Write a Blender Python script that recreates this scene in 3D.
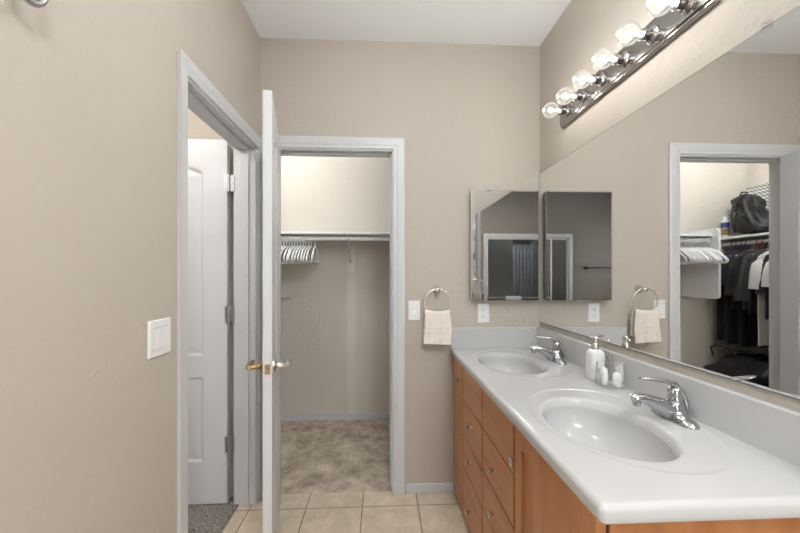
import bpy, bmesh, math, random
from mathutils import Vector, Matrix
random.seed(7)
PI = math.pi
for o in list(bpy.data.objects): bpy.data.objects.remove(o, do_unlink=True)
S = bpy.context.scene
C = S.collection

# ------------------------------------------------------------------ camera, light, exposure
cam = bpy.data.cameras.new('camera')
cam.sensor_width = 36.0
cam.lens = 370.0 / 800.0 * 36.0
cam.shift_y = 9.0 / 800.0
cam.clip_start = 0.02
camo = bpy.data.objects.new('camera', cam)
C.objects.link(camo)
camo.location = (0, -2.19, 1.287)
camo.rotation_euler = (PI / 2, 0, -math.atan(18.0 / 370.0))
S.camera = camo

world = bpy.data.worlds.new('world')
S.world = world
world.use_nodes = True
world.node_tree.nodes['Background'].inputs[0].default_value = (0.75, 0.85, 1.0, 1)
world.node_tree.nodes['Background'].inputs[1].default_value = 1.0

BULB_W = 1.35        # each globe of the light bar
WINDOW_W = 26.0     # daylight through the rear window
REAR_FILL_W = 22.0       # added fill panel behind the camera
CLOSET_W = 12.5
VANITY_FILL_W = 7.2   # added fill lamp over the vanity aisle     # closet ceiling lamp
LEFT_W = 22.0       # added fill lamp in the room beyond the left door
WARM = (1.0, 0.98, 0.96)
GLAZED_FILL_W = 130.0     # added fill light through the made-up glazed door behind the camera
NEUT = (0.94, 0.97, 1.0)

def area_light(name, loc, rot, sx, sy, power, col):
    l = bpy.data.lights.new(name, 'AREA'); l.shape = 'RECTANGLE'; l.size = sx; l.size_y = sy
    l.energy = power; l.color = col
    o = bpy.data.objects.new(name, l); C.objects.link(o); o.location = loc; o.rotation_euler = rot
    return o
area_light('daylight_window', (-2.62, -2.9, 1.55), (0, -PI / 2, 0), 1.1, 1.0, WINDOW_W, (0.93, 0.97, 1.0))
area_light('fill_light_glazed_door', (0.64, -3.90, 1.30), (PI / 2, 0, PI), 0.50, 2.0, GLAZED_FILL_W, (0.84, 0.92, 1.0))

vs = S.view_settings
vs.view_transform = 'Standard'; vs.look = 'None'; vs.gamma = 1.0; vs.use_curve_mapping = False
vs.exposure = 0.60

# ------------------------------------------------------------------ materials
def mat(name, col, rough=0.5, metal=0.0, noise=0.0, nscale=8.0, bump=0.0, bscale=60.0, bdist=0.004, col2=None,
        spec=0.5, coat=0.0, stretch=None, detail=4.0):
    m = bpy.data.materials.new(name); m.use_nodes = True
    nt = m.node_tree; N = nt.nodes; L = nt.links
    b = N['Principled BSDF']
    b.inputs['Base Color'].default_value = (*col, 1); b.inputs['Roughness'].default_value = rough
    b.inputs['Metallic'].default_value = metal
    b.inputs['Specular IOR Level'].default_value = spec
    b.inputs['Coat Weight'].default_value = coat
    tc = N.new('ShaderNodeTexCoord'); mp = N.new('ShaderNodeMapping')
    L.new(tc.outputs['Object'], mp.inputs[0])
    if stretch: mp.inputs['Scale'].default_value = stretch
    if col2 is None:
        col2 = tuple(max(0, c * (1 - noise)) for c in col)
    n = N.new('ShaderNodeTexNoise'); n.inputs['Scale'].default_value = nscale; n.inputs['Detail'].default_value = detail
    n.inputs['Roughness'].default_value = 0.7 if detail > 8 else 0.5
    L.new(mp.outputs[0], n.inputs['Vector'])
    r = N.new('ShaderNodeValToRGB')
    r.color_ramp.elements[0].position = 0.35; r.color_ramp.elements[1].position = 0.65
    r.color_ramp.elements[0].color = (*col2, 1); r.color_ramp.elements[1].color = (*col, 1)
    L.new(n.outputs['Fac'], r.inputs[0]); L.new(r.outputs[0], b.inputs['Base Color'])
    if bump > 0:
        n2 = N.new('ShaderNodeTexNoise'); n2.inputs['Scale'].default_value = bscale; n2.inputs['Detail'].default_value = 3
        L.new(tc.outputs['Object'], n2.inputs['Vector'])
        bp = N.new('ShaderNodeBump'); bp.inputs['Strength'].default_value = bump; bp.inputs['Distance'].default_value = bdist
        L.new(n2.outputs['Fac'], bp.inputs['Height']); L.new(bp.outputs[0], b.inputs['Normal'])
    return m

def knockdown(name, col):
    """painted drywall with a troweled knockdown texture"""
    m = mat(name, col, 0.65, noise=0.03, nscale=2.0, spec=0.3)
    nt = m.node_tree; N = nt.nodes; L = nt.links; b = N['Principled BSDF']
    tc = N['Texture Coordinate']
    n1 = N.new('ShaderNodeTexNoise'); n1.inputs['Scale'].default_value = 38; n1.inputs['Detail'].default_value = 4
    n1.inputs['Distortion'].default_value = 0.8
    rr = N.new('ShaderNodeValToRGB'); rr.color_ramp.elements[0].position = 0.42; rr.color_ramp.elements[1].position = 0.60
    n2 = N.new('ShaderNodeTexNoise'); n2.inputs['Scale'].default_value = 120; n2.inputs['Detail'].default_value = 2
    add = N.new('ShaderNodeMath'); add.operation = 'MULTIPLY_ADD'; add.inputs[1].default_value = 0.25
    L.new(tc.outputs['Object'], n1.inputs['Vector']); L.new(tc.outputs['Object'], n2.inputs['Vector'])
    L.new(n1.outputs['Fac'], rr.inputs[0]); L.new(n2.outputs['Fac'], add.inputs[0]); L.new(rr.outputs[0], add.inputs[2])
    bp = N.new('ShaderNodeBump'); bp.inputs['Strength'].default_value = 0.25; bp.inputs['Distance'].default_value = 0.0022
    L.new(add.outputs[0], bp.inputs['Height']); L.new(bp.outputs[0], b.inputs['Normal'])
    return m

def tile_mat():
    m = bpy.data.materials.new('ceramic_tile'); m.use_nodes = True
    nt = m.node_tree; N = nt.nodes; L = nt.links; b = N['Principled BSDF']
    tc = N.new('ShaderNodeTexCoord'); mp = N.new('ShaderNodeMapping')
    mp.inputs['Location'].default_value = (0.109, 0.124, 0)
    L.new(tc.outputs['Object'], mp.inputs[0])
    br = N.new('ShaderNodeTexBrick'); br.offset = 0.0; br.squash = 1.0
    br.inputs['Scale'].default_value = 1.0; br.inputs['Brick Width'].default_value = 0.31; br.inputs['Row Height'].default_value = 0.31
    br.inputs['Mortar Size'].default_value = 0.0035; br.inputs['Mortar Smooth'].default_value = 0.3
    br.inputs['Color1'].default_value = (0.76, 0.655, 0.52, 1); br.inputs['Color2'].default_value = (0.70, 0.60, 0.465, 1)
    br.inputs['Mortar'].default_value = (0.24, 0.195, 0.145, 1)
    L.new(mp.outputs[0], br.inputs['Vector'])
    n = N.new('ShaderNodeTexNoise'); n.inputs['Scale'].default_value = 9; n.inputs['Detail'].default_value = 7; n.inputs['Roughness'].default_value = 0.65
    n.inputs['Distortion'].default_value = 0.6
    L.new(tc.outputs['Object'], n.inputs['Vector'])
    r = N.new('ShaderNodeValToRGB'); r.color_ramp.elements[0].position = 0.3; r.color_ramp.elements[1].position = 0.7
    r.color_ramp.elements[0].color = (0.70, 0.67, 0.62, 1); r.color_ramp.elements[1].color = (1.0, 1.0, 1.0, 1)
    L.new(n.outputs['Fac'], r.inputs[0])
    mx = N.new('ShaderNodeMixRGB'); mx.blend_type = 'MULTIPLY'; mx.inputs[0].default_value = 1.0
    L.new(br.outputs['Color'], mx.inputs[1]); L.new(r.outputs[0], mx.inputs[2]); L.new(mx.outputs[0], b.inputs['Base Color'])
    b.inputs['Roughness'].default_value = 0.42
    bp = N.new('ShaderNodeBump'); bp.inputs['Strength'].default_value = 0.5; bp.inputs['Distance'].default_value = 0.002; bp.invert = True
    L.new(br.outputs['Fac'], bp.inputs['Height']); L.new(bp.outputs[0], b.inputs['Normal'])
    return m

def wood_mat(name, axis_scale):
    m = mat(name, (0.56, 0.235, 0.088), 0.38, col2=(0.43, 0.168, 0.060), nscale=3.0, stretch=axis_scale, spec=0.4, coat=0.15, detail=8)
    return m

def mirror_mat(name, col):
    m = bpy.data.materials.new(name); m.use_nodes = True
    b = m.node_tree.nodes['Principled BSDF']
    b.inputs['Base Color'].default_value = (*col, 1); b.inputs['Metallic'].default_value = 1.0; b.inputs['Roughness'].default_value = 0.0
    return m

def glass_mat(name, col=(1, 1, 1), mixf=0.85, rough=0.02, tint=(1, 1, 1)):
    """thin clear glass: mostly see-through with a fresnel gloss"""
    m = bpy.data.materials.new(name); m.use_nodes = True
    nt = m.node_tree; N = nt.nodes; L = nt.links
    N.remove(N['Principled BSDF']); out = N['Material Output']
    tr = N.new('ShaderNodeBsdfTransparent'); tr.inputs[0].default_value = (*tint, 1)
    gl = N.new('ShaderNodeBsdfGlossy'); gl.inputs['Roughness'].default_value = rough; gl.inputs[0].default_value = (*col, 1)
    lw = N.new('ShaderNodeLayerWeight'); lw.inputs[0].default_value = 1 - mixf
    mx = N.new('ShaderNodeMixShader')
    L.new(lw.outputs['Fresnel'], mx.inputs[0]); L.new(tr.outputs[0], mx.inputs[1]); L.new(gl.outputs[0], mx.inputs[2])
    L.new(mx.outputs[0], out.inputs[0])
    return m

def emit_mat(name, col, st):
    m = bpy.data.materials.new(name); m.use_nodes = True
    b = m.node_tree.nodes['Principled BSDF']
    b.inputs['Base Color'].default_value = (*col, 1)
    b.inputs['Emission Color'].default_value = (*col, 1); b.inputs['Emission Strength'].default_value = st
    return m

def bulb_mat():
    m = glass_mat('bulb_glass', mixf=0.80, rough=0.03)
    nt = m.node_tree; N = nt.nodes; L = nt.links; out = N['Material Output']
    src = out.inputs[0].links[0].from_socket
    em = N.new('ShaderNodeEmission'); em.inputs[0].default_value = (1.0, 0.95, 0.88, 1); em.inputs[1].default_value = 0.07
    ad = N.new('ShaderNodeAddShader')
    L.new(src, ad.inputs[0]); L.new(em.outputs[0], ad.inputs[1]); L.new(ad.outputs[0], out.inputs[0])
    return m

def chevron_mat():
    m = bpy.data.materials.new('chevron_fabric'); m.use_nodes = True
    nt = m.node_tree; N = nt.nodes; L = nt.links; b = N['Principled BSDF']
    tc = N.new('ShaderNodeTexCoord'); sp = N.new('ShaderNodeSeparateXYZ'); L.new(tc.outputs['Object'], sp.inputs[0])
    pp = N.new('ShaderNodeMath'); pp.operation = 'PINGPONG'; pp.inputs[1].default_value = 0.018
    L.new(sp.outputs[1], pp.inputs[0])
    ad = N.new('ShaderNodeMath'); ad.operation = 'ADD'; L.new(pp.outputs[0], ad.inputs[0]); L.new(sp.outputs[2], ad.inputs[1])
    mo = N.new('ShaderNodeMath'); mo.operation = 'PINGPONG'; mo.inputs[1].default_value = 0.0155; L.new(ad.outputs[0], mo.inputs[0])
    gt = N.new('ShaderNodeMath'); gt.operation = 'GREATER_THAN'; gt.inputs[1].default_value = 0.0098; L.new(mo.outputs[0], gt.inputs[0])
    mx = N.new('ShaderNodeMixRGB'); mx.inputs[1].default_value = (0.80, 0.79, 0.76, 1); mx.inputs[2].default_value = (0.17, 0.165, 0.14, 1)
    L.new(gt.outputs[0], mx.inputs[0]); L.new(mx.outputs[0], b.inputs['Base Color']); b.inputs['Roughness'].default_value = 0.9
    return m

BEIGE = (0.520, 0.470, 0.405)
M = {}
M['wall'] = knockdown('beige_drywall', BEIGE)
M['ceil'] = mat('white_ceiling', (0.92, 0.945, 0.975), 0.8, bump=0.1, bscale=90, bdist=0.003)
M['rear'] = knockdown('dimmed_rear_drywall', (0.24, 0.22, 0.195))  # rear wall colour darkened to stand for the dim light there
M['cwall'] = knockdown('lightened_closet_drywall', (0.70, 0.65, 0.575))  # paler than the room walls: extra closet light put into the colour
M['shelf'] = mat('white_shelf_paint', (0.86, 0.865, 0.87), 0.4)
M['pale_beige'] = mat('pale_beige_strip', (0.74, 0.70, 0.64), 0.6)
M['trim'] = mat('white_trim_paint', (0.62, 0.627, 0.637), 0.35, noise=0.02)
M['door'] = mat('white_door_paint', (0.65, 0.66, 0.675), 0.38, noise=0.02, bump=0.06, bscale=180, bdist=0.001)
M['tile'] = tile_mat()
M['carpet'] = mat('tan_carpet', (0.92, 0.80, 0.66), 0.95, col2=(0.38, 0.295, 0.205), nscale=6, bump=1.0, bscale=260, bdist=0.012, spec=0.1, detail=9)
M['carpet2'] = mat('taupe_carpet', (0.47, 0.42, 0.39), 0.95, col2=(0.18, 0.155, 0.14), nscale=110, bump=1.0, bscale=260, bdist=0.010, spec=0.1, detail=3)
M['counter'] = mat('white_cultured_marble', (0.555, 0.548, 0.540), 0.12, noise=0.015, nscale=3, spec=0.35, coat=0.0)
M['woodv'] = wood_mat('maple_wood_vertical', (6, 6, 0.7))
M['woodh'] = wood_mat('maple_wood_horizontal', (6, 0.7, 6))
M['gap'] = mat('cabinet_gap_shade', (0.10, 0.035, 0.02), 0.7)
M['chrome'] = mat('chrome', (0.52, 0.52, 0.53), 0.12, 1.0)
M['nickel'] = mat('satin_nickel', (0.74, 0.71, 0.67), 0.24, 1.0)
M['steel'] = mat('brushed_nickel_plate', (0.40, 0.385, 0.375), 0.18, 1.0)
M['hinge'] = mat('steel_hinge', (0.50, 0.51, 0.53), 0.35, 1.0)
M['brass'] = mat('antique_brass', (0.42, 0.30, 0.16), 0.32, 1.0)
M['bronze'] = mat('dark_bronze', (0.05, 0.04, 0.035), 0.4, 0.8)
M['mirror'] = mirror_mat('mirror_glass', (0.90, 0.905, 0.90))
M['mirror2'] = mirror_mat('dimmed_cabinet_mirror', (0.55, 0.55, 0.545))  # darker tint stands in for the dimness of the reflected room
M['medge'] = mat('dark_mirror_edge', (0.06, 0.07, 0.06), 0.3)
M['bevel'] = mirror_mat('bevelled_edge', (0.85, 0.84, 0.82))
M['plastic'] = mat('white_plastic', (0.82, 0.82, 0.82), 0.3)
M['slot'] = mat('dark_slot', (0.03, 0.03, 0.03), 0.6)
M['hanger'] = mat('white_hanger_plastic', (0.86, 0.86, 0.86), 0.35)
M['purple'] = mat('purple_plastic', (0.10, 0.05, 0.24), 0.4)
M['red'] = mat('red_plastic', (0.45, 0.05, 0.05), 0.4)
M['towel'] = mat('cream_terry', (0.86, 0.78, 0.70), 0.95, noise=0.05, nscale=60, bump=0.7, bscale=330, bdist=0.004, spec=0.1)
M['ceramic'] = mat('white_ceramic', (0.82, 0.81, 0.80), 0.25)
M['glass'] = glass_mat('clear_glass', mixf=0.82)
M['shglass'] = glass_mat('shower_glass', mixf=0.82, tint=(0.92, 0.92, 0.92))
M['cotton'] = mat('white_cotton', (0.88, 0.88, 0.87), 0.95, bump=0.5, bscale=120)
M['bulb'] = bulb_mat()
M['fil'] = emit_mat('bulb_core', (1.0, 0.93, 0.82), 14.0)
M['black'] = mat('black_cloth', (0.016, 0.016, 0.018), 0.85, noise=0.3, nscale=20, bump=0.4, bscale=140)
M['char'] = mat('charcoal_cloth', (0.050, 0.048, 0.048), 0.85, noise=0.2, nscale=30, bump=0.4, bscale=160)
M['char2'] = mat('dark_grey_cloth', (0.075, 0.072, 0.070), 0.85, noise=0.2, nscale=30, bump=0.4, bscale=160)
M['navy'] = mat('navy_cloth', (0.018, 0.020, 0.035), 0.85, bump=0.4, bscale=160)
M['white_cloth'] = mat('white_cloth', (0.80, 0.79, 0.77), 0.9, bump=0.4, bscale=120)
M['bag'] = mat('black_nylon', (0.014, 0.014, 0.015), 0.5, noise=0.4, nscale=15, bump=0.6, bscale=45, bdist=0.01)
M['webbing'] = mat('black_webbing', (0.03, 0.03, 0.032), 0.6)
M['chevron'] = chevron_mat()
M['blue'] = mat('blue_label', (0.06, 0.09, 0.33), 0.4)
M['brown'] = mat('brown_label', (0.30, 0.20, 0.13), 0.4)
M['shtile'] = mat('grey_shower_tile', (0.42, 0.415, 0.405), 0.4, noise=0.05)
M['curtain'] = mat('pale_blue_curtain', (0.36, 0.39, 0.45), 0.85, noise=0.08)
M['alum'] = mat('aluminium_frame', (0.80, 0.81, 0.82), 0.28, 0.6)
M['greytowel'] = mat('grey_green_towel', (0.42, 0.45, 0.42), 0.95, bump=0.6, bscale=250)
M['print'] = mat('blue_white_print', (0.75, 0.77, 0.80), 0.6, col2=(0.06, 0.09, 0.15), nscale=4.2, stretch=(1, 1, 1.6))
M['lampglass'] = emit_mat('lit_lamp_glass', (1.0, 0.96, 0.92), 2.0)

# ------------------------------------------------------------------ helpers
OFF = {}   # world offset of an empty (no rotation)
def woff(o):
    v = Vector((0, 0, 0))
    while o is not None:
        v += Vector(o.location); o = o.parent
    return v

def obj(name, bm, m, parent=None, smooth=False, bevel=0, local=False, subsurf=0, autos=None, bseg=2):
    if parent is not None and not local:
        bmesh.ops.translate(bm, verts=bm.verts, vec=-woff(parent))
    bmesh.ops.recalc_face_normals(bm, faces=bm.faces)
    me = bpy.data.meshes.new(name); bm.to_mesh(me); bm.free()
    ms = m if isinstance(m, (list, tuple)) else [m]
    for q in ms: me.materials.append(q)
    o = bpy.data.objects.new(name, me); C.objects.link(o)
    if parent is not None: o.parent = parent
    if smooth:
        for p in me.polygons: p.use_smooth = True
        if autos is not None:
            me.set_sharp_from_angle(angle=math.radians(autos))
    if bevel:
        md = o.modifiers.new('bevel', 'BEVEL'); md.width = bevel; md.segments = bseg; md.limit_method = 'ANGLE'
        md.harden_normals = False
    if subsurf:
        md = o.modifiers.new('sub', 'SUBSURF'); md.levels = subsurf; md.render_levels = subsurf
    return o

def thing(name, label, cat, loc=(0, 0, 0), rotz=0.0, group=None):
    o = bpy.data.objects.new(name, None); C.objects.link(o); o.location = loc; o.rotation_euler = (0, 0, rotz)
    o.empty_display_size = 0.05
    o['label'] = label; o['category'] = cat
    if group: o['group'] = group
    return o

def tag(o, label, cat, group=None):
    o['label'] = label; o['category'] = cat
    if group: o['group'] = group
    return o

def struct(o, label=None):
    o['kind'] = 'structure'
    if label: o['label'] = label
    return o

def dup(root, loc, rotz=0.0, label=None):
    r = root.copy(); C.objects.link(r); r.location = loc; r.rotation_euler = (0, 0, rotz)
    if label: r['label'] = label
    for ch in list(root.children):
        c = ch.copy(); C.objects.link(c); c.parent = r
        for g in list(ch.children):
            d = g.copy(); C.objects.link(d); d.parent = c
    return r

def B(): return bmesh.new()

def box(bm, x0, x1, y0, y1, z0, z1, mi=0):
    v = [bm.verts.new((x, y, z)) for x in (x0, x1) for y in (y0, y1) for z in (z0, z1)]
    for f in ((0, 1, 3, 2), (4, 6, 7, 5), (0, 4, 5, 1), (2, 3, 7, 6), (0, 2, 6, 4), (1, 5, 7, 3)):
        bm.faces.new([v[i] for i in f]).material_index = mi
    return bm

def loft(bm, rings, cap=True, closed=True, mi=0):
    R = [[bm.verts.new(p) for p in r] for r in rings]
    n = len(R[0])
    for a, b in zip(R, R[1:]):
        for i in range(n if closed else n - 1):
            j = (i + 1) % n
            bm.faces.new((a[i], a[j], b[j], b[i])).material_index = mi
    if cap and closed:
        bm.faces.new(R[0][::-1]).material_index = mi; bm.faces.new(R[-1]).material_index = mi
    return R

def tube(bm, pts, r, seg=12, ry=None, cap=True, cyc=False):
    pts = [Vector(p) for p in pts]; n = len(pts)
    rs = r if isinstance(r, (list, tuple)) else [r] * n
    rings = []; prev = None
    for i, p in enumerate(pts):
        if cyc: t = pts[(i + 1) % n] - pts[i - 1]
        elif i == 0: t = pts[1] - p
        elif i == n - 1: t = p - pts[i - 1]
        else: t = (pts[i + 1] - p).normalized() + (p - pts[i - 1]).normalized()
        t.normalize()
        if prev is None:
            a = Vector((0, 0, 1)) if abs(t.z) < 0.9 else Vector((1, 0, 0))
            u = t.cross(a).normalized()
        else:
            u = (prev - t * prev.dot(t)).normalized()
        w = t.cross(u); prev = u
        k = ry[i] if isinstance(ry, (list, tuple)) else (ry if ry else 1.0)
        rings.append([p + u * rs[i] * math.cos(2 * PI * j / seg) + w * rs[i] * k * math.sin(2 * PI * j / seg) for j in range(seg)])
    if cyc:
        rings.append(rings[0])
        loft(bm, rings, cap=False)
        bmesh.ops.remove_doubles(bm, verts=bm.verts, dist=1e-6)
    else: loft(bm, rings, cap=cap)
    return bm

def lathe(bm, prof, c=(0, 0, 0), seg=24, axis='z', sx=1.0, sy=1.0):
    """prof: (r, h) pairs from one end to the other"""
    rings = []
    for r, h in prof:
        r = max(r, 1e-4); ring = []
        for j in range(seg):
            a = 2 * PI * j / seg; p, q = r * math.cos(a) * sx, r * math.sin(a) * sy
            if axis == 'z': v = (p, q, h)
            elif axis == 'x': v = (h, p, q)
            else: v = (q, h, p)
            ring.append(Vector(v) + Vector(c))
        rings.append(ring)
    loft(bm, rings)
    return bm

def rounded_rect(w, d, r, n=5, cx=0, cy=0):
    out = []
    for qx, qy, a0 in ((1, 1, 0), (-1, 1, PI / 2), (-1, -1, PI), (1, -1, 1.5 * PI)):
        for k in range(n + 1):
            a = a0 + PI / 2 * k / n
            out.append((cx + qx * (w - r) + r * math.cos(a), cy + qy * (d - r) + r * math.sin(a)))
    return out

# ------------------------------------------------------------------ the shell
CH = 2.67; RX = 0.951; LX = -0.709
b = B(); box(b, RX, 1.07, -4.7, 0.115, 0, CH); struct(obj('wall_right', b, M['wall']))
b = B(); box(b, -2.4, -0.655, 0, 0.115, 0, CH); box(b, 0.064, RX, 0, 0.115, 0, CH); box(b, -0.655, 0.064, 0, 0.115, 2.03, CH)
struct(obj('wall_back', b, M['wall']))
b = B(); box(b, -0.824, LX, -1.95, -0.818, 0, CH); box(b, -0.824, LX, -0.065, 0, 0, CH); box(b, -0.824, LX, -0.818, -0.065, 2.012, CH)
struct(obj('wall_left', b, M['wall']))
b = B(); box(b, -2.4, -0.824, -1.95, -1.85, 0, CH); struct(obj('wall_partition', b, M['wall']))
b = B(); box(b, -2.52, -2.4, -4.7, -3.4, 0, CH); box(b, -2.52, -2.4, -2.4, 0.115, 0, CH)
box(b, -2.52, -2.4, -3.4, -2.4, 0, 1.0); box(b, -2.52, -2.4, -3.4, -2.4, 2.1, CH)
struct(obj('wall_far_left', b, M['wall']))
b = B(); box(b, -2.4, -1.16, -3.86, -3.74, 0, CH); box(b, 0.29, 0.36, -3.86, -3.74, 0, CH); box(b, 0.92, RX, -3.86, -3.74, 0, CH); box(b, 0.36, 0.92, -3.86, -3.74, 2.40, CH); box(b, -1.16, 0.29, -3.86, -3.74, 1.955, CH)
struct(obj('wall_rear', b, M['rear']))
b = B(); box(b, -2.52, 1.07, -4.8, -4.7, 0, CH); struct(obj('wall_shower_back', b, M['shtile']))
b = B(); box(b, -1.28, -1.16, -4.7, -3.86, 0, CH); box(b, 0.29, 0.35, -4.7, -3.86, 0, CH); struct(obj('wall_shower_side', b, M['shtile']))
b = B(); box(b, -1.66, -1.54, 0.115, 1.12, 0, CH); struct(obj('wall_closet_left', b, M['cwall']))
b = B(); box(b, 0.90, 1.02, 0.115, 1.12, 0, CH); struct(obj('wall_closet_right', b, M['cwall']))
b = B(); box(b, -1.66, 1.02, 1.12, 1.25, 0, CH); struct(obj('wall_closet_back', b, M['cwall']))
b = B(); box(b, -2.52, 1.07, -4.8, 1.25, CH, CH + 0.1); struct(obj('ceiling', b, M['ceil']))
b = B(); box(b, -0.80, RX, -4.7, 0.02, -0.06, 0); box(b, -2.4, -0.80, -4.7, -1.9, -0.06, 0); struct(obj('floor', b, M['tile']))

def carpet(name, x0, x1, y0, y1, m, res=0.012):
    b = B(); nx = int((x1 - x0) / res); ny = int((y1 - y0) / res)
    g = [[b.verts.new((x0 + (x1 - x0) * i / nx, y0 + (y1 - y0) * j / ny,
                       0.004 + (random.random() * 0.007 if 0 < i < nx and 0 < j < ny else 0))) for j in range(ny + 1)] for i in range(nx + 1)]
    for i in range(nx):
        for j in range(ny): b.faces.new((g[i][j], g[i + 1][j], g[i + 1][j + 1], g[i][j + 1]))
    r = bmesh.ops.extrude_face_region(b, geom=b.faces[:])
    for v in r['geom']:
        if isinstance(v, bmesh.types.BMVert): v.co.z = -0.06
    return struct(obj(name, b, m, smooth=True))
carpet('floor_closet_carpet', -1.54, 0.90, 0.021, 1.12, M['carpet'], 0.009)
carpet('floor_side_room_carpet', -2.4, -0.80, -1.85, 0.0, M['carpet2'])

# baseboards
def baseboard(name, x0, x1, y0, y1, h=0.055):
    b = B(); box(b, x0, x1, y0, y1, 0, h); return struct(obj(name, b, M['trim'], bevel=0.004))
baseboard('baseboard_back', 0.139, 0.440, -0.013, 0)
baseboard('baseboard_closet_back', -1.54, 0.90, 1.107, 1.12, 0.060)
baseboard('baseboard_closet_left', -1.54, -1.527, 0.115, 1.107, 0.060)
baseboard('baseboard_left', LX, LX + 0.013, -1.95, -0.870)
baseboard('baseboard_right', RX - 0.013, RX, -3.74, -1.53)

# door casings (moulded profile) ------------------------------------------------
def casing(name, pts, inward, out, parent=None, w=0.054, th=0.016):
    """pts: opening outline corners (bottom, top, top, bottom); inward = unit vectors away from the opening; out = normal off the wall"""
    prof = [(0.0, 0.0), (0.0, 0.009), (0.006, 0.012), (0.020, 0.012), (0.026, 0.0145), (0.050, th), (0.060, th), (w, th - 0.004), (w, 0.0)]
    b = B(); rings = []
    for (p, d) in zip(pts, inward):
        rings.append([Vector(p) + Vector(d) * a + Vector(out) * t for a, t in prof])
    loft(b, rings)
    return struct(obj(name, b, M['trim'], parent))
# closet opening casing: left stile is clipped by the corner, so built separately
def casing_closet():
    b = B(); prof = [(0.0, 0.0), (0.0, 0.009), (0.006, 0.012), (0.020, 0.012), (0.026, 0.0145), (0.050, 0.016), (0.060, 0.016), (0.069, 0.012), (0.069, 0.0)]
    P = [((-0.655, 0, 0), (-0.75, 0, 0)), ((-0.655, 0, 2.030), (-0.75, 0, 1)), ((0.065, 0, 2.030), (1, 0, 1)), ((0.065, 0, 0), (1, 0, 0))]
    loft(b, [[Vector(p) + Vector(d) * a + Vector((0, -t, 0)) for a, t in prof] for p, d in P])
    return struct(obj('trim_1', b, M['trim']), 'white door casing around the closet opening')
casing_closet()
casing('trim_2', [(LX, -0.818, 0), (LX, -0.818, 2.01), (LX, -0.065, 2.01), (LX, -0.065, 0)],
       [(0, -1, 0), (0, -1, 1), (0, 0.72, 1), (0, 0.72, 0)], (1, 0, 0))['label'] = 'white door casing on the left wall'
casing('trim_3', [(-0.824, -0.818, 0), (-0.824, -0.818, 2.01), (-0.824, -0.065, 2.01), (-0.824, -0.065, 0)],
       [(0, -1, 0), (0, -1, 1), (0, 0.6, 1), (0, 0.6, 0)], (-1, 0, 0))
casing('trim_4', [(-0.655, 0.115, 0), (-0.655, 0.115, 2.030), (0.065, 0.115, 2.030), (0.065, 0.115, 0)],
       [(-1, 0, 0), (-1, 0, 1), (1, 0, 1), (1, 0, 0)], (0, 1, 0))
# jambs with stops
b = B()
box(b, -0.657, -0.645, -0.002, 0.117, 0, 2.032); box(b, 0.058, 0.068, -0.002, 0.117, 0, 2.032); box(b, -0.657, 0.068, -0.002, 0.117, 2.021, 2.034)
box(b, -0.645, -0.634, 0.040, 0.075, 0, 2.021); box(b, 0.048, 0.058, 0.040, 0.075, 0, 2.021); box(b, -0.645, 0.058, 0.040, 0.075, 2.010, 2.021)
struct(obj('trim_5', b, M['trim'], bevel=0.001), 'white jamb lining of the closet doorway')
b = B()
box(b, -0.826, LX + 0.002, -0.820, -0.808, 0, 2.012); box(b, -0.826, LX + 0.002, -0.077, -0.063, 0, 2.012); box(b, -0.826, LX + 0.002, -0.820, -0.063, 2.0, 2.014)
box(b, -0.782, -0.745, -0.808, -0.797, 0, 2.0); box(b, -0.782, -0.745, -0.088, -0.077, 0, 2.0); box(b, -0.782, -0.745, -0.808, -0.077, 1.989, 2.0)
struct(obj('trim_6', b, M['trim'], bevel=0.001), 'white jamb lining of the left doorway')

# rear window (daylight)
wn = thing('window_1', 'daylit window in the far left wall', 'window', (-2.46, -2.9, 1.0)); del wn['category']; struct(wn)
b = B()
for (y0, y1, z0, z1) in ((-3.4, -3.34, 1.0, 2.1), (-2.46, -2.4, 1.0, 2.1), (-3.34, -2.46, 1.0, 1.06), (-3.34, -2.46, 2.04, 2.1), (-2.92, -2.88, 1.06, 2.04)):
    box(b, -2.49, -2.43, y0, y1, z0, z1)
obj('window_frame', b, M['trim'], wn, bevel=0.003)
b = B(); box(b, -2.463, -2.457, -3.34, -2.92, 1.06, 2.04); box(b, -2.463, -2.457, -2.88, -2.46, 1.06, 2.04); obj('window_pane', b, M['glass'], wn)

# glazed door added at the rear to let in fill light
gd = bpy.data.objects.new('fill_door', None); C.objects.link(gd); gd.location = (0.64, -3.80, 0); struct(gd, 'added glazed white door behind the camera, letting in fill light')
b = B()
for (x0, x1, z0, z1) in ((0.362, 0.40, 0.01, 2.398), (0.88, 0.918, 0.01, 2.398), (0.40, 0.88, 0.01, 0.28), (0.40, 0.88, 2.33, 2.398)):
    box(b, x0, x1, -3.825, -3.785, z0, z1)
obj('door_frame', b, M['trim'], gd, bevel=0.003)
b = B(); box(b, 0.40, 0.88, -3.808, -3.803, 0.28, 2.33); obj('glass_panel', b, M['glass'], gd)

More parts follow.
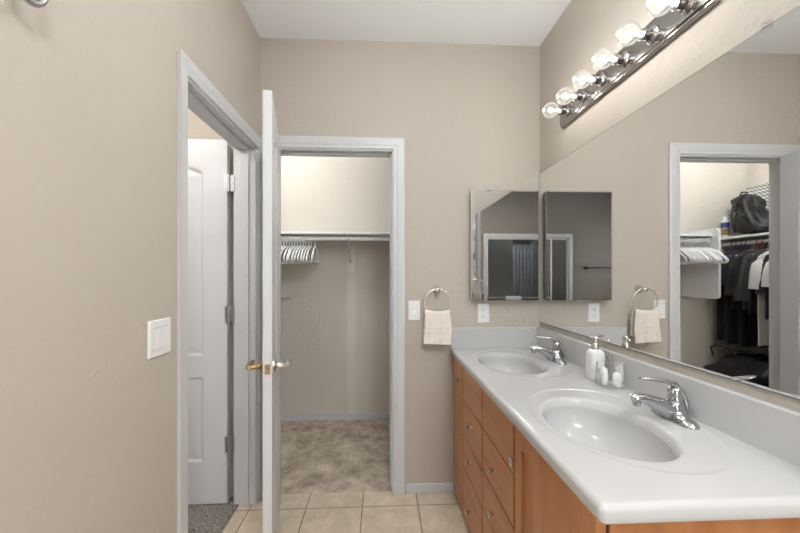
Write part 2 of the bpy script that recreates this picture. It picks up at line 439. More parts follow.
# ------------------------------------------------------------------ doors
def door_leaf_bm(W, H, T, gx=70, gz=220):
    """moulded four-panel leaf with arched upper pair; local x along the leaf, y = thickness, z up"""
    st, mu = 0.130, 0.085
    cw = (W - 2 * st - mu) / 2
    cols = [(st, st + cw), (st + cw + mu, W - st)]
    def arch(x):
        s = (x - W / 2) / (W / 2 - st)
        return 0.055 * (1 - min(1, s * s))
    def depth(x, z):
        best = 1e9
        for (a, c_) in cols:
            for (z0, z1, ar) in ((0.235, 0.705, False), (0.825, 1.845, True)):
                zt = z1 + (arch(x) if ar else 0)
                d = min(x - a, c_ - x, z - z0, zt - z)
                if d > 0: best = min(best, d) if best < 1e8 else d
        if best > 1e8: return 0.0
        d = best
        if d < 0.012: return -0.007 * d / 0.012
        if d < 0.022: return -0.007
        if d < 0.050: return -0.007 + 0.005 * (d - 0.022) / 0.028
        return -0.002
    def axis(L, marks, n):
        vals = set(round(L * i / n, 5) for i in range(n + 1))
        for m_ in marks:
            for e in (0.0005, 0.012, 0.022, 0.050):
                for s in (1, -1):
                    v = m_ + s * e
                    if 0 < v < L: vals.add(round(v, 5))
            vals.add(round(m_, 5))
        out = []
        for v in sorted(vals):
            if not out or v - out[-1] > 0.0003: out.append(v)
        return out
    xs = axis(W, [c for p in cols for c in p], gx); zs = axis(H, [0.235, 0.705, 0.825], gz)
    b = B(); fr = []; bk = []
    for x in xs:
        fr.append([b.verts.new((x, T + depth(x, z), z)) for z in zs]); bk.append([b.verts.new((x, -depth(x, z), z)) for z in zs])
    nx, nz = len(xs), len(zs)
    for i in range(nx - 1):
        for j in range(nz - 1):
            b.faces.new((fr[i][j], fr[i][j + 1], fr[i + 1][j + 1], fr[i + 1][j])); b.faces.new((bk[i][j], bk[i + 1][j], bk[i + 1][j + 1], bk[i][j + 1]))
    for i in range(nx - 1):
        for j in (0, nz - 1): b.faces.new((fr[i][j], fr[i + 1][j], bk[i + 1][j], bk[i][j]))
    for j in range(nz - 1):
        for i in (0, nx - 1): b.faces.new((fr[i][j], fr[i][j + 1], bk[i][j + 1], bk[i][j]))
    return b

def lever(side, W, T, z, m, parent, sides_name='lever_handle'):
    """lever handle set on one face; side=+1 at local y=T, -1 at y=0"""
    x = W - 0.062; y0 = T if side > 0 else 0.0; s = side
    b = B()
    lathe(b, [(0.0, 0), (0.031, 0), (0.031, 0.004), (0.026, 0.010), (0.013, 0.014), (0.011, 0.018), (0.011, 0.045), (0.013, 0.050)], (x, y0, z), 24, 'y') if s > 0 else \
        lathe(b, [(0.0, 0), (0.031, 0), (0.031, -0.004), (0.026, -0.010), (0.013, -0.014), (0.011, -0.018), (0.011, -0.045), (0.013, -0.050)], (x, y0, z), 24, 'y')
    pts = [(x + 0.012, y0 + s * 0.056, z), (x, y0 + s * 0.058, z), (x - 0.03, y0 + s * 0.060, z + 0.002), (x - 0.07, y0 + s * 0.060, z + 0.003), (x - 0.105, y0 + s * 0.057, z - 0.001), (x - 0.112, y0 + s * 0.056, z - 0.002)]
    tube(b, pts, [0.009, 0.014, 0.012, 0.0105, 0.010, 0.006], 14, ry=0.8)
    return obj(sides_name, b, m, parent, smooth=True, autos=40, local=True)

def hinge(parent, x, y, z, flip=1):
    b = B()
    tube(b, [(x, y, z - 0.045), (x, y, z + 0.045)], 0.006, 10)
    tube(b, [(x, y, z + 0.045), (x, y, z + 0.051)], [0.0045, 0.003], 10)
    return b

# closet door leaf, swung open into the bathroom
A1 = math.atan2(-0.696, 0.152)
d1 = bpy.data.objects.new('door_1', None); C.objects.link(d1); d1.location = (-0.623, -0.0075, 0.0); d1.rotation_euler = (0, 0, A1)
struct(d1, 'white panelled closet door swung open into the bathroom')
b = door_leaf_bm(0.708, 2.012, 0.035); bmesh.ops.translate(b, verts=b.verts, vec=(0, 0, 0.012))
obj('door_leaf', b, M['door'], d1, smooth=True, autos=12, local=True)
hA = lever(+1, 0.708, 0.035, 0.913, M['nickel'], d1, 'door_handle')
hB = lever(-1, 0.708, 0.035, 0.913, M['brass'], d1, 'door_handle'); hB['label'] = 'antique brass lever handle'
b = B(); box(b, 0.7075, 0.7095, 0.007, 0.028, 0.893, 0.933); tube(b, [(0.708, 0.0175, 0.913), (0.717, 0.0175, 0.913)], 0.006, 10)
obj('latch_plate', b, M['brass'], d1, local=True)
for hz in (0.34, 1.07, 1.80):
    b = hinge(d1, -0.006, -0.002, hz); box(b, -0.002, 0.0, 0.002, 0.034, hz - 0.045, hz + 0.045); obj('hinge', b, M['hinge'], d1, local=True, smooth=True, autos=40)

# left doorway leaf, opened into the room beyond
d2 = bpy.data.objects.new('door_2', None); C.objects.link(d2); d2.location = (-0.864, -0.045, 0.0); d2.rotation_euler = (0, 0, PI)
struct(d2, 'white panelled door standing open in the room beyond the left doorway')
b = door_leaf_bm(0.70, 2.03, 0.035); bmesh.ops.translate(b, verts=b.verts, vec=(0, 0, 0.015))
obj('door_leaf', b, M['door'], d2, smooth=True, autos=12, local=True)
lever(+1, 0.70, 0.035, 0.913, M['nickel'], d2, 'door_handle')
for hz in (0.343, 1.07, 1.803):
    b = B(); x, y = -0.010, 0.038
    tube(b, [(x, y, hz - 0.047), (x, y, hz + 0.047)], 0.0065, 10)
    tube(b, [(x, y, hz + 0.047), (x, y, hz + 0.054)], [0.0045, 0.003], 10)
    box(b, x, 0.012, y - 0.0022, y + 0.0008, hz - 0.045, hz + 0.045)       # leaf plate on the door side
    box(b, -0.040, x, y - 0.0062, y - 0.0032, hz - 0.045, hz + 0.045)       # plate towards the jamb
    for q in (-0.03, 0, 0.03): tube(b, [(-0.030, y - 0.003, hz + q), (-0.030, y + 0.0005, hz + q)], 0.0035, 8)
    obj('hinge', b, M['hinge'], d2, local=True, smooth=True, autos=40)

# ------------------------------------------------------------------ vanity cabinet
FX = 0.445     # face of the carcass
vc = thing('vanity_cabinet', 'long maple brown wooden vanity cabinet under the white double sink top', 'cabinet', (0.69, -0.745, 0))
b = B(); box(b, FX, 0.949, -1.490, -0.002, 0.0, 0.66); box(b, FX, 0.462, -1.4718, -0.0202, 0.6601, 0.819); box(b, FX, 0.949, -1.490, -1.472, 0.66, 0.819)
box(b, FX, 0.949, -0.02, -0.002, 0.66, 0.819); box(b, 0.93, 0.949, -1.472, -0.02, 0.66, 0.819)
obj('carcass', b, M['woodv'], vc)
b = B(); box(b, FX - 0.0035, FX, -1.484, -0.004, 0.035, 0.815)
obj('gap_shade_sheet', b, M['gap'], vc)  # dark sheet behind the fronts, shade of the gaps put into its colour
def front_panel(name, y0, y1, z0, z1, m, stile=None):
    b = B(); x0, x1 = 0.420, 0.4413
    if stile is None:
        box(b, x0, x1, y0, y1, z0, z1)
    else:
        s = stile
        box(b, x0, x1, y0, y0 + s, z0, z1); box(b, x0, x1, y1 - s, y1, z0, z1)
        box(b, x0, x1, y0 + s, y1 - s, z0, z0 + s); box(b, x0, x1, y0 + s, y1 - s, z1 - s, z1)
        box(b, x0 + 0.008, x1, y0 + s - 0.002, y1 - s + 0.002, z0 + s - 0.002, z1 - s + 0.002)
    return obj(name, b, m, vc, bevel=0.0015)
def knob(parent, y, z):
    b = B(); lathe(b, [(0.0, 0.0), (0.0048, 0.0), (0.0046, -0.004), (0.0042, -0.008), (0.005, -0.014), (0.010, -0.018), (0.0145, -0.022), (0.0150, -0.025), (0.011, -0.028), (0.0, -0.029)], (0.4205, y, z), 20, 'x')
    return obj('knob', b, M['nickel'], parent, smooth=True, autos=50)
dr = front_panel('door', -0.272, -0.030, 0.045, 0.812, M['woodv'])
knob(dr, -0.243, 0.73)
for (ya, yb, zs_, kz, yc) in ((-0.646, -0.281, [(0.652, 0.812), (0.465, 0.645), (0.309, 0.458), (0.045, 0.302)], [None, 0.572, 0.407, 0.173], -0.464),
                              (-1.022, -0.660, [(0.652, 0.812), (0.480, 0.645), (0.326, 0.473), (0.045, 0.319)], [None, 0.565, 0.404, 0.173], -0.838)):
    for (z0, z1), k in zip(zs_, kz):
        d = front_panel('drawer' if k else 'false_front', ya, yb, z0, z1, M['woodh'])
        if k: knob(d, yc, k)
dr = front_panel('door', -1.482, -1.036, 0.045, 0.812, M['woodv'], stile=0.055)
knob(dr, -1.066, 0.712)

# ------------------------------------------------------------------ countertop with two moulded basins
CZ = 0.86; CX0, CX1 = 0.405, 0.927; CY0, CY1 = -1.524, -0.020
ct = thing('countertop', 'white cultured marble double sink countertop with backsplash', 'countertop', (0.68, -0.75, 0.82))
RR = 0.015
def cell(b, bx, by, y0, y1, xw0, xw1):
    """flat top of one half: rectangle -> dished ellipse -> bowl rim"""
    N_ = 128; rings = [[] for _ in range(15)]
    ang = sorted(set([2 * PI * i / N_ for i in range(N_)]))
    corners = [math.atan2(yy - by, xx - bx) % (2 * PI) for xx in (xw0, xw1) for yy in (y0, y1)]
    ang = list(ang)
    for c_ in corners:
        k = min(range(len(ang)), key=lambda i: abs(ang[i] - c_)); ang[k] = c_
    ox, oy = bx + 0.040, by + 0.015
    for a in ang:
        ca, sa = math.cos(a), math.sin(a)
        ts = []
        if ca > 1e-9: ts.append((xw1 - bx) / ca)
        if ca < -1e-9: ts.append((xw0 - bx) / ca)
        if sa > 1e-9: ts.append((y1 - by) / sa)
        if sa < -1e-9: ts.append((y0 - by) / sa)
        t = min(ts)
        P0 = Vector((bx + ca * t, by + sa * t, CZ))
        # outer ellipse centred (ox, oy): intersect the ray from (bx,by)
        ea, eb = 0.222, 0.300
        dx, dy = bx - ox, by - oy
        A = (ca / ea) ** 2 + (sa / eb) ** 2; Bq = 2 * (dx * ca / ea ** 2 + dy * sa / eb ** 2); Cq = (dx / ea) ** 2 + (dy / eb) ** 2 - 1
        to = (-Bq + math.sqrt(Bq * Bq - 4 * A * Cq)) / (2 * A)
        to = min(to, t - 0.008)
        ti = 1 / math.sqrt((ca / 0.152) ** 2 + (sa / 0.222) ** 2)
        def at(s, z): return Vector((bx + ca * s, by + sa * s, z))
        seq = [P0, at(t - 0.25 * min(0.012, t - to), CZ), at(to + 0.5 * min(0.012, t - to), CZ), at(to + 0.25 * min(0.012, t - to), CZ), at(to - 0.001, CZ - 0.0004), at(to - 0.004, CZ - 0.0014), at(to - 0.007, CZ - 0.0016),
               at(ti + 0.45 * (to - ti), CZ - 0.0017), at(ti + 0.0095, CZ - 0.0018), at(ti + 0.0075, CZ - 0.0019), at(ti + 0.005, CZ - 0.0023), at(ti + 0.001, CZ - 0.0042), at(ti - 0.004, CZ - 0.010), at(ti - 0.008, CZ - 0.018), at(ti - 0.0115, CZ - 0.028)]
        for r, p in zip(rings, seq): r.append(p)
    loft(b, rings, cap=False)
    # bowl
    b2 = B(); R2 = []
    for k in range(20):
        s = k / 19.0
        sc = (1 - s)
        ring = []
        for a in ang:
            ca, sa = math.cos(a), math.sin(a)
            ti = 1 / math.sqrt((ca / 0.152) ** 2 + (sa / 0.222) ** 2) - 0.0115
            rr = ti * math.cos(s * PI / 2) ** 0.62 if s < 1 else 0
            rr = max(rr, 0.018)
            z = CZ - 0.028 - 0.113 * math.sin(s * PI / 2) ** 0.9
            ring.append(Vector((bx + ca * rr, by + sa * rr, z)))
        R2.append(ring)
    loft(b2, R2, cap=False)
    bmesh.ops.solidify(b2, geom=b2.faces[:], thickness=-0.006) if False else None
    return b2
b = B(); bowls = []
ym = -0.7575
for (bx, by, y0, y1) in ((0.640, -0.385, ym, CY1), (0.640, -1.142, CY0 + RR, ym)):
    bowls.append((cell(b, bx, by, y0, y1, CX0 + RR, CX1), bx, by))
# rounded rim: front edge, rounded corner, near edge
path = [((CX0 + RR, CY1), (-1, 0)), ((CX0 + RR, ym), (-1, 0)), ((CX0 + RR, CY0 + RR), (-1, 0))]
for k in range(1, 8):
    a = PI + PI / 2 * k / 8; path.append(((CX0 + RR, CY0 + RR), (math.cos(a), math.sin(a))))
path += [((CX0 + RR, CY0 + RR), (0, -1)), ((CX1, CY0 + RR), (0, -1))]
prof = [(0.0, CZ)]
for k in range(1, 9):
    a = PI / 2 * k / 8; prof.append((RR - 0.014 + 0.014 * math.sin(a), CZ - 0.014 + 0.014 * math.cos(a)))
prof += [(RR, CZ - 0.022)]
for k in range(1, 5):
    a = PI / 2 * k / 4; prof.append((RR - 0.010 + 0.010 * math.cos(a), CZ - 0.026 - 0.010 * math.sin(a) - 0.003))
prof += [(0.0, CZ - 0.039)]
loft(b, [[Vector((p[0] + d[0] * o_, p[1] + d[1] * o_, z)) for o_, z in prof] for p, d in path], cap=False, closed=False)
# underside strip
v = [b.verts.new(q) for q in ((CX0 + RR, CY1, CZ - 0.039), (CX0 + RR, CY0 + RR, CZ - 0.039), (0.47, CY0 + RR, CZ - 0.039), (0.47, CY1, CZ - 0.039))]; b.faces.new(v)
v = [b.verts.new(q) for q in ((0.47, CY0 + RR, CZ - 0.039), (0.47, CY0 + 0.05, CZ - 0.039), (CX1, CY0 + 0.05, CZ - 0.039), (CX1, CY0 + RR, CZ - 0.039))]; b.faces.new(v)
bmesh.ops.remove_doubles(b, verts=b.verts, dist=1e-5)
obj('slab', b, M['counter'], ct, smooth=True, autos=50)
for b2, bx, by in bowls:
    bs = obj('basin', b2, M['counter'], ct, smooth=True)
    b3 = B(); lathe(b3, [(0.0, CZ - 0.142), (0.022, CZ - 0.142), (0.0235, CZ - 0.1395), (0.019, CZ - 0.1375), (0.014, CZ - 0.1385), (0.0, CZ - 0.1385)], (bx, by, 0), 24)
    obj('drain', b3, M['chrome'], bs, smooth=True, autos=40)
b = B(); box(b, CX1, RX - 0.001, -1.524, -0.001, CZ - 0.035, 0.977); obj('backsplash', b, M['counter'], ct, bevel=0.004, smooth=True, autos=30, bseg=3)
b = B(); box(b, 0.407, CX1 - 0.0005, -0.021, -0.001, CZ - 0.035, 0.977); obj('side_splash', b, M['counter'], ct, bevel=0.004, smooth=True, autos=30, bseg=3)

# ------------------------------------------------------------------ faucets
def faucet(name, label, loc):
    """local +x towards the bowl"""
    t = thing(name, label, 'faucet', loc, PI, 'bathroom sink faucets')
    def sup(a, hx, hy, z, e=2.6):
        c_, s_ = math.cos(a), math.sin(a)
        return Vector((math.copysign(abs(c_) ** (2 / e), c_) * hx, math.copysign(abs(s_) ** (2 / e), s_) * hy, z))
    b = B(); rings = []
    for (hx, hy, z) in ((0.029, 0.080, 0.0), (0.030, 0.081, 0.003), (0.0295, 0.080, 0.008), (0.027, 0.074, 0.013), (0.025, 0.060, 0.0165), (0.024, 0.042, 0.022), (0.0235, 0.030, 0.034), (0.023, 0.026, 0.048), (0.021, 0.023, 0.056), (0.014, 0.016, 0.060)):
        rings.append([sup(2 * PI * j / 40, hx, hy, z) for j in range(40)])
    loft(b, rings)
    obj('base', b, M['chrome'], t, smooth=True, autos=50, local=True)
    b = B()
    tube(b, [(-0.012, 0, 0.016), (0.016, 0, 0.028), (0.050, 0, 0.048), (0.085, 0, 0.063), (0.108, 0, 0.068), (0.124, 0, 0.066), (0.130, 0, 0.063)],
         [0.027, 0.0265, 0.0235, 0.0195, 0.0170, 0.0162, 0.012], 20, ry=[1.0, 1.0, 0.92, 0.85, 0.85, 0.9, 0.9])
    sp = obj('spout', b, M['chrome'], t, smooth=True, autos=60, local=True)
    b = B(); lathe(b, [(0.0, 0.062), (0.0105, 0.062), (0.0110, 0.052), (0.0110, 0.046), (0.0095, 0.0445), (0.0, 0.0445)], (0.115, 0, 0), 20)
    obj('aerator', b, M['chrome'], sp, smooth=True, autos=40, local=True)
    b = B()
    lathe(b, [(0.0, 0.052), (0.0195, 0.052), (0.0205, 0.058), (0.0200, 0.066), (0.0185, 0.074), (0.0195, 0.080), (0.0190, 0.090), (0.0145, 0.098), (0.0, 0.101)], (-0.002, 0, 0), 24)
    tube(b, [(-0.036, 0, 0.022), (-0.031, 0, 0.052), (-0.018, 0, 0.086), (0.000, 0, 0.106), (0.028, 0, 0.116), (0.060, 0, 0.121), (0.090, 0, 0.125), (0.106, 0, 0.126)],
         [0.012, 0.015, 0.0165, 0.0165, 0.014, 0.0115, 0.0105, 0.006], 16, ry=[0.6, 0.6, 0.6, 0.55, 0.5, 0.45, 0.42, 0.5])
    obj('lever', b, M['chrome'], t, smooth=True, autos=60, local=True)
    b = B(); tube(b, [(-0.040, 0, 0.0), (-0.040, 0, 0.050)], 0.0025, 8); lathe(b, [(0.0, 0.046), (0.005, 0.047), (0.0065, 0.052), (0.005, 0.057), (0.0, 0.058)], (-0.040, 0, 0), 12)
    obj('lift_rod', b, M['chrome'], t, smooth=True, local=True)
    return t
fa = faucet('faucet', 'chrome single lever faucet at the near sink', (0.872, -1.125, CZ - 0.004))
dup(fa, (0.872, -0.375, CZ - 0.004), PI, 'chrome single lever faucet at the far sink by the back wall')

# ------------------------------------------------------------------ soap dispenser and canister
sd = thing('soap_dispenser', 'white ceramic soap dispenser with chrome pump on the countertop', 'soap dispenser', (0.880, -0.702, CZ))
b = B(); rings = []
for (w, z) in ((0.0285, 0.0), (0.0305, 0.002), (0.0305, 0.006), (0.0300, 0.05), (0.0285, 0.098), (0.0265, 0.112), (0.022, 0.119), (0.017, 0.1225), (0.014, 0.124)):
    rings.append([Vector((x, y, z)) for x, y in rounded_rect(w, w, w * 0.42, 6)])
loft(b, rings); obj('bottle', b, M['ceramic'], sd, smooth=True, autos=50, local=True)
b = B(); lathe(b, [(0.0, 0.123), (0.0145, 0.123), (0.0150, 0.127), (0.0145, 0.145), (0.0125, 0.148), (0.0060, 0.149), (0.0055, 0.158), (0.0115, 0.159), (0.0120, 0.172), (0.0105, 0.175), (0.0, 0.176)], (0, 0, 0), 20)
pm = obj('pump', b, M['nickel'], sd, smooth=True, autos=40, local=True)
b = B(); tube(b, [(0, 0, 0.166), (0.010, -0.020, 0.168), (0.018, -0.042, 0.171), (0.022, -0.055, 0.170), (0.0235, -0.060, 0.164)], [0.006, 0.0052, 0.0045, 0.004, 0.0032], 10)
obj('nozzle', b, M['nickel'], pm, smooth=True, local=True)

gc = thing('glass_canister', 'clear lidded glass canister holding cotton beside the soap dispenser', 'canister', (0.868, -0.820, CZ))
b = B()
rings = [[Vector((x, y, z)) for x, y in rounded_rect(w, w, 0.014, 5)] for (w, z) in ((0.034, 0.001), (0.036, 0.002), (0.037, 0.010), (0.037, 0.088), (0.035, 0.093))]
loft(b, rings, cap=False); obj('jar', b, M['glass'], gc, smooth=True, autos=50, local=True)
b = B(); rings = [[Vector((x, y, z)) for x, y in rounded_rect(w, w, min(w * 0.9, 0.013), 5)] for (w, z) in ((0.038, 0.0935), (0.038, 0.098), (0.034, 0.101), (0.012, 0.103), (0.006, 0.1035))]
loft(b, rings, cap=False); ld = obj('lid', b, M['glass'], gc, smooth=True, autos=50, local=True)
b = B(); lathe(b, [(0.0, 0.1025), (0.005, 0.1030), (0.0048, 0.107), (0.009, 0.111), (0.0105, 0.115), (0.008, 0.120), (0.0, 0.122)], (0, 0, 0), 16); obj('knob', b, M['glass'], ld, smooth=True, local=True)
def cotton(x, y, z, r, h, lab):
    b = B(); lathe(b, [(0.0, 0), (r * 0.8, 0.001), (r, h * 0.2), (r * 1.02, h * 0.6), (r * 0.85, h * 0.92), (r * 0.4, h), (0.0, h)], (x, y, z), 18)
    for v in b.verts: v.co += Vector((random.uniform(-1, 1), random.uniform(-1, 1), random.uniform(-1, 1))) * 0.0012
    tag(obj('cotton_roll', b, M['cotton'], smooth=True), lab, 'cotton roll', 'cotton rolls in the canister')
cotton(0.852, -0.805, CZ + 0.0075, 0.016, 0.066, 'white cotton roll in the canister, the one towards the dispenser')
cotton(0.884, -0.837, CZ + 0.0075, 0.015, 0.054, 'shorter white cotton roll in the canister on its near side')

# ------------------------------------------------------------------ large mirror
wm = thing('wall_mirror', 'large frameless wall mirror above the vanity', 'mirror', (0.948, -0.72, 1.004))
b = B(); box(b, 0.9455, 0.9505, -1.425, -0.006, 1.004, 1.900); obj('backing', b, M['medge'], wm)
b = B(); box(b, 0.9450, 0.9455, -1.4225, -0.0085, 1.0065, 1.8985); obj('mirror_glass', b, M['mirror'], wm)
for q, y in enumerate((-1.325, -0.35)):
    b = B(); box(b, 0.9415, 0.9505, y - 0.011, y + 0.011, 1.8985, 1.912); box(b, 0.9415, 0.9445, y - 0.011, y + 0.011, 1.887, 1.8985); 
    if q == 0: obj('mirror_clip', b, M['glass'], wm, bevel=0.001)
    else: b.free()

# ------------------------------------------------------------------ medicine cabinet
mc = thing('medicine_cabinet', 'mirrored medicine cabinet on the back wall above the outlet', 'medicine cabinet', (0.720, -0.025, 1.140))
b = B(); box(b, 0.523, 0.917, -0.043, 0.0, 1.144, 1.784); obj('cabinet_body', b, M['steel'], mc)
b = B(); box(b, 0.519, 0.921, -0.0505, -0.0435, 1.140, 1.788); dm = obj('mirror_door', b, M['bevel'], mc)
b = B(); w = 0.007
v0 = [(0.519, -0.0508, 1.140), (0.921, -0.0508, 1.140), (0.921, -0.0508, 1.788), (0.519, -0.0508, 1.788)]
v1 = [(0.519 + w, -0.0509, 1.140 + w), (0.921 - w, -0.0509, 1.140 + w), (0.921 - w, -0.0509, 1.788 - w), (0.519 + w, -0.0509, 1.788 - w)]
loft(b, [[Vector(p) for p in v0], [Vector(p) for p in v1]], cap=True); obj('mirror_glass', b, M['mirror2'], dm)

# ------------------------------------------------------------------ vanity light bar
vl = thing('vanity_light', 'brushed nickel light bar with six clear globe bulbs above the mirror', 'light fixture', (0.94, -0.745, 2.115))
b = B()
ring = lambda y: [Vector(p) for p in ((0.9508, y, 2.056), (0.938, y, 2.056), (0.932, y, 2.061), (0.932, y, 2.066), (0.9275, y, 2.072), (0.9275, y, 2.158), (0.932, y, 2.164), (0.932, y, 2.169), (0.938, y, 2.174), (0.9508, y, 2.174))]
loft(b, [ring(-1.195), ring(-0.300)]); obj('back_plate', b, M['steel'], vl)
ZB = 2.114
for k in range(6):
    y = -0.377 - k * 0.1465
    b = B(); lathe(b, [(0.0, 0.9275), (0.028, 0.9275), (0.029, 0.924), (0.022, 0.920), (0.0185, 0.917), (0.0185, 0.897), (0.0200, 0.895), (0.0200, 0.888), (0.0165, 0.886), (0.0, 0.886)], (0, y, ZB), 24, 'x')
    so = obj('socket', b, M['steel'], vl, smooth=True, autos=40)
    b = B(); R_ = 0.0375; cx = 0.842
    pr = [(0.0130, 0.8855), (0.0135, 0.881)]
    a0 = math.asin(0.0165 / R_)
    for i in range(19):
        a = a0 + (PI - a0) * i / 18; pr.append((R_ * math.sin(a), cx + R_ * math.cos(a)))
    lathe(b, pr, (0, y, ZB), 28, 'x'); bu = obj('bulb', b, M['bulb'], vl, smooth=True)
    b = B(); bmesh.ops.create_uvsphere(b, u_segments=14, v_segments=10, radius=0.011, matrix=Matrix.Translation((cx, y, ZB)))
    tube(b, [(0.885, y, ZB), (cx + 0.008, y, ZB)], [0.005, 0.003], 8)
    obj('filament', b, M['fil'], bu, smooth=True)
    l = bpy.data.lights.new('bulb_light', 'POINT'); l.energy = BULB_W; l.color = WARM; l.shadow_soft_size = 0.012
    lo = bpy.data.objects.new('bulb_light', l); C.objects.link(lo); lo.parent = vl; lo.location = Vector((cx - 0.0, y, ZB)) - Vector(vl.location)

# ------------------------------------------------------------------ towel ring with towel on the back wall
def towel_ring(name, label, cx, cz, R=0.078, loc=None, rot=0.0, grp='towel rings'):
    """local: mounted on a wall at y=0, projecting to -y"""
    t = thing(name, label, 'towel ring', loc, rot, grp)
    b = B(); lathe(b, [(0.0, 0.0), (0.025, 0.0), (0.025, -0.006), (0.021, -0.014), (0.014, -0.034), (0.012, -0.046), (0.014, -0.054), (0.0135, -0.064), (0.009, -0.068), (0.0, -0.069)], (0, 0, 0), 24, 'y')
    obj('mount', b, M['nickel'], t, smooth=True, autos=50, local=True)
    b = B(); n = 48
    tube(b, [(R * math.sin(2 * PI * k / n), -0.056, -R + 0.006 + R * math.cos(2 * PI * k / n)) for k in range(n)], 0.0045, 10, cyc=True)
    obj('ring', b, M['nickel'], t, smooth=True, local=True)
    return t

def hand_towel(label, loc, rot=0.0, W=0.155, z_top=0.0, lf=0.192, lb=0.165, grp='hand towels', w2=None):
    """towel folded over the ring's lower arc; local origin at the fold, plane xz, -y front"""
    b = B(); n = 28; wid = 22; th = 0.011
    # centreline over the ring: back hem up -> over -> front hem
    path = []
    for k in range(n): s = k / (n - 1); path.append((0.013 + 0.008 * (1 - s), -lb * (1 - s)))
    for k in range(1, 8): a = PI * k / 8; path.append((0.013 * math.cos(a), 0.013 * math.sin(a)))
    for k in range(n): s = k / (n - 1); path.append((-0.013 - 0.010 * s, -lf * s))
    rows = []
    for i, (py, pz) in enumerate(path):
        row = []
        drop = max(0.0, -pz) / lf
        hw = W / 2 * (0.93 + 0.09 * min(1, drop * 1.6)) if (w2 is None) else W / 2
        for j in range(wid + 1):
            u = -1 + 2 * j / wid
            side = -1 if py < 0 else 1
            sag = -0.010 * (1 - u * u) * max(0, 1 - drop * 5) if True else 0
            wave = 0.0035 * math.sin(u * 7 + 1.0) * drop + 0.002 * math.sin(u * 13) * drop
            band = 0.0
            dz = -pz
            if side < 0:
                for bz in (0.095, 0.112, 0.128, 0.145):
                    band += 0.0032 * math.exp(-((dz - bz) / 0.0035) ** 2)
            row.append(Vector((u * hw + (0.003 * math.sin(drop * 6 + side)), py + wave + (band if side < 0 else 0), pz + sag - (0.004 * u * drop if side < 0 else 0))))
        rows.append(row)
    G = [[b.verts.new(p) for p in r] for r in rows]
    for i in range(len(G) - 1):
        for j in range(wid): b.faces.new((G[i][j], G[i][j + 1], G[i + 1][j + 1], G[i + 1][j]))
    o = obj('hand_towel', b, M['towel'], None, smooth=True)
    md = o.modifiers.new('thick', 'SOLIDIFY'); md.thickness = th; md.offset = 0
    bv = o.modifiers.new('bevel', 'BEVEL'); bv.width = 0.004; bv.segments = 2; bv.limit_method = 'ANGLE'; bv.angle_limit = math.radians(50)
    o.location = loc; o.rotation_euler = (0, 0, rot)
    tag(o, label, 'towel', grp)
    return o
towel_ring('towel_ring', 'brushed nickel towel ring on the back wall beside the single light switch', 0, 0, loc=(0.322, 0, 1.203))
hand_towel('cream hand towel folded over the ring on the back wall', (0.320, -0.056, 1.072), lf=0.182, lb=0.150)
towel_ring('towel_ring', 'towel ring on the right wall past the mirror, seen in the medicine cabinet', 0, 0, loc=(RX, -1.60, 1.235), rot=-PI / 2)
hand_towel('cream hand towel on the right wall ring, seen small in the medicine cabinet', (RX - 0.056, -1.60, 1.104), rot=-PI / 2, lf=0.19)

# ------------------------------------------------------------------ switches and outlet
def wall_plate(name, label, cat, loc, rot, gangs, kind):
    t = thing(name, label, cat, loc, rot)
    W = 0.070 if gangs == 1 else 0.116
    b = B(); rings = []
    for (w, h, y) in ((W / 2, 0.0575, 0.0), (W / 2, 0.0575, -0.003), (W / 2 - 0.003, 0.0545, -0.0055)):
        rings.append([Vector((x, y, z)) for x, z in rounded_rect(w, h, 0.004, 3)])
    loft(b, rings); obj('plate', b, M['plastic'], t, local=True)
    for g in range(gangs):
        gx = (g - (gangs - 1) / 2) * 0.046
        if kind == 'switch':
            b = B()
            v = [b.verts.new((gx + sx * 0.0165, yy, zz)) for (yy, zz) in ((-0.0060, -0.033), (-0.0115, -0.032), (-0.0075, 0.0), (-0.0075, 0.032), (-0.0060, 0.033)) for sx in (-1, 1)]
            for i in range(0, 8, 2): b.faces.new((v[i], v[i + 1], v[i + 3], v[i + 2]))
            b.faces.new((v[0], v[2], v[4], v[6], v[8])); b.faces.new((v[1], v[9], v[7], v[5], v[3]))
            r = obj('rocker', b, M['plastic'], t, local=True)
            b = B(); box(b, gx - 0.0178, gx + 0.0178, -0.0058, -0.0054, -0.0345, 0.0345); obj('rocker_gap', b, M['hinge'], t, local=True)
        else:
            for zc in (0.020, -0.020):
                b = B(); rings = [[Vector((x, y, z + zc)) for x, z in rounded_rect(w, h, 0.010, 5)] for (w, h, y) in ((0.0165, 0.0140, -0.005), (0.0165, 0.0140, -0.0078), (0.0155, 0.0130, -0.0085))]
                loft(b, rings); rc = obj('receptacle', b, M['plastic'], t, local=True)
                b = B(); box(b, -0.0075, -0.0055, -0.0090, -0.0080, zc - 0.001, zc + 0.008); box(b, 0.0055, 0.0075, -0.0090, -0.0080, zc - 0.001, zc + 0.007)
                lathe(b, [(0.0, -0.0080), (0.0028, -0.0080), (0.0028, -0.0090), (0.0, -0.0090)], (0, 0, zc - 0.007), 10, 'y'); obj('slots', b, M['slot'], rc, local=True)
        for zs in ((0.048, -0.048) if kind == 'switch' else (0.0,)):
            b = B(); lathe(b, [(0.0, -0.005), (0.003, -0.0052), (0.0028, -0.0068), (0.0, -0.0072)], (gx, 0, zs), 10, 'y'); obj('screw', b, M['alum'], t, local=True, smooth=True)
    return t
wall_plate('light_switch', 'white single rocker light switch on the back wall beside the closet casing', 'light switch', (0.190, 0, 1.080), 0, 1, 'switch')
wall_plate('light_switch', 'white double rocker light switch on the left wall', 'light switch', (LX, -0.976, 1.090), PI / 2, 2, 'switch')
wall_plate('power_outlet', 'white duplex power outlet below the medicine cabinet', 'outlet', (0.605, 0, 1.062), 0, 1, 'outlet')

